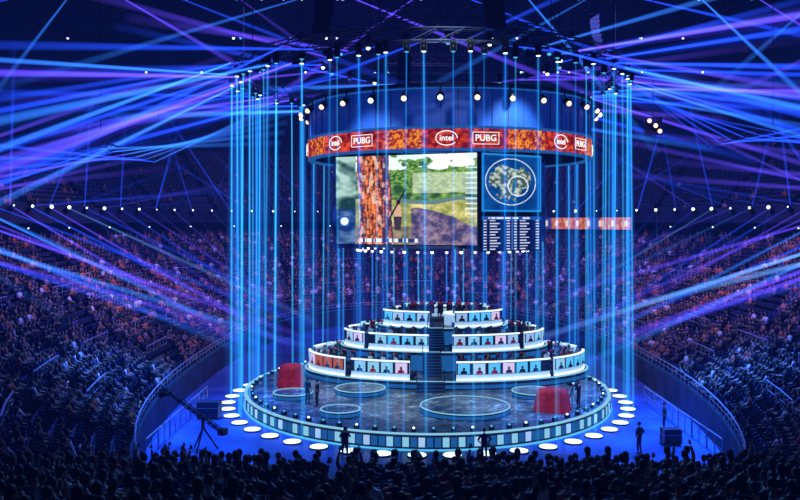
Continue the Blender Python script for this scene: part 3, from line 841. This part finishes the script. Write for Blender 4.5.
for i in range(18):
    x = -36+i*4.4
    bm_((x, 6, 29.5), (x+random.choice((-1, 1))*R(8, 22), R(-6, 16), R(17, 24)), .06, .4, random.choice((BL, CB, VI)), R(.3, .8), .05)
M_beam = beam_mat()
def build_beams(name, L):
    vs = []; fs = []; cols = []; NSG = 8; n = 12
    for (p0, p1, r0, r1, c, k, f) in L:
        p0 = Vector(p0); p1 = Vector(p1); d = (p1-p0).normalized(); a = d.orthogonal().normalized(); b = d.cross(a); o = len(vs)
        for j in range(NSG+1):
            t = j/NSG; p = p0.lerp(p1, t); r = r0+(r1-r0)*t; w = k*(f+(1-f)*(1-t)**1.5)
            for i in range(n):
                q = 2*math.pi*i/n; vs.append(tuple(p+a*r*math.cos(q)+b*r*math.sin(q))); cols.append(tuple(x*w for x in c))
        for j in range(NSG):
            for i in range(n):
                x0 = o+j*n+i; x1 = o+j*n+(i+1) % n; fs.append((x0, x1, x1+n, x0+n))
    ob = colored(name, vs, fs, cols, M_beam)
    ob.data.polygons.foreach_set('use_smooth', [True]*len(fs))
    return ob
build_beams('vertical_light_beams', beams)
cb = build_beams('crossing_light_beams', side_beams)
m, nt, out = newmat('atmospheric_haze')
e = nt.nodes.new('ShaderNodeEmission'); e.inputs[0].default_value = (.035, .11, 1, 1); e.inputs[1].default_value = .00042
nt.links.new(e.outputs[0], out.inputs['Volume'])
B = MB(); B.box((0, 5, 17), (100, 140, 33.8), m); B.obj('haze', cb)

# ---------------------------------------------------------------- lights
def spot(name, loc, tgt, e, col, ang, blend=.6, rad=.4):
    l = bpy.data.lights.new(name, 'SPOT'); l.energy = e; l.color = col; l.spot_size = math.radians(ang); l.spot_blend = blend; l.shadow_soft_size = rad
    o = bpy.data.objects.new(name, l); o.location = loc; o.rotation_euler = (Vector(tgt)-Vector(loc)).to_track_quat('-Z', 'Y').to_euler(); ROOT.objects.link(o)
for k in range(6):
    a = math.radians(-90+60*k+30)
    spot('stage_key_light', (TC[0]+12.5*math.cos(a), TC[1]+12.5*math.sin(a), 22), (1, 3+2*math.sin(a), 1), 5200, (.35, .75, 1), 62)
spot('front_key_light', (1, -22, 29), (1, 3, 1.5), 9500, (.6, .8, 1), 44)
def area(name, loc, tgt, e, col, size, spread=85):
    l = bpy.data.lights.new(name, 'AREA'); l.energy = e; l.color = col; l.size = size; l.spread = math.radians(spread)
    o = bpy.data.objects.new(name, l); o.location = loc; o.rotation_euler = (Vector(tgt)-Vector(loc)).to_track_quat('-Z', 'Y').to_euler(); ROOT.objects.link(o)
area('house_wash_light', (-12, 0, 27), (-26, 5, 3), 2400, (.16, .18, 1), 4, 95)
area('house_wash_light', (12, 0, 27), (26, 5, 3), 2400, (.16, .18, 1), 4, 95)
area('house_wash_light', (0, 26, 27), (0, 56, 2), 3600, (.2, .18, 1), 5, 110)
area('house_wash_light', (-14, 24, 27), (-30, 34, 2), 1900, (.18, .16, 1), 5, 100)
area('house_wash_light', (14, 24, 27), (30, 34, 2), 1900, (.18, .16, 1), 5, 100)
area('house_wash_light', (-14, -18, 26), (-20, -22, 3), 700, (.1, .22, 1), 4)
area('house_wash_light', (14, -18, 26), (20, -22, 3), 700, (.1, .22, 1), 4)
area('near_stand_wash_light', (0, -22, 24), (0, -42, 6), 800, (.08, .32, 1), 5)
area('added_amber_light', (-10, 14, 27), (-28, 16, 5), 700, (1, .45, .45), 4)  # warm lamps added to bring out orange speckles in the crowd
area('added_amber_light', (10, 14, 27), (28, 14, 5), 750, (1, .42, .38), 4)
area('added_amber_light', (0, 26, 26), (0, 60, 4), 750, (1, .4, .45), 4, 120)
area('floor_wash_light', (-16, -6, 18), (-14.5, -8, 0), 2400, (.03, .18, 1), 4, 75)
area('floor_wash_light', (16, -6, 18), (14.5, -8, 0), 3400, (.03, .18, 1), 4, 75)
w = bpy.data.worlds.new('arena_dark'); sc.world = w; w.use_nodes = True
nt = w.node_tree; nt.nodes['Background'].inputs[0].default_value = (.01, .02, .08, 1); nt.nodes['Background'].inputs[1].default_value = .3

# ---------------------------------------------------------------- camera
cam = bpy.data.cameras.new('camera'); co = bpy.data.objects.new('camera', cam); ROOT.objects.link(co)
co.location = (-1.8, -58.8, 12.6); co.rotation_euler = (math.pi/2, 0, 0)
cam.sensor_width = 36; cam.lens = 36*850/800; cam.shift_y = -29/800; cam.clip_end = 400
sc.camera = co
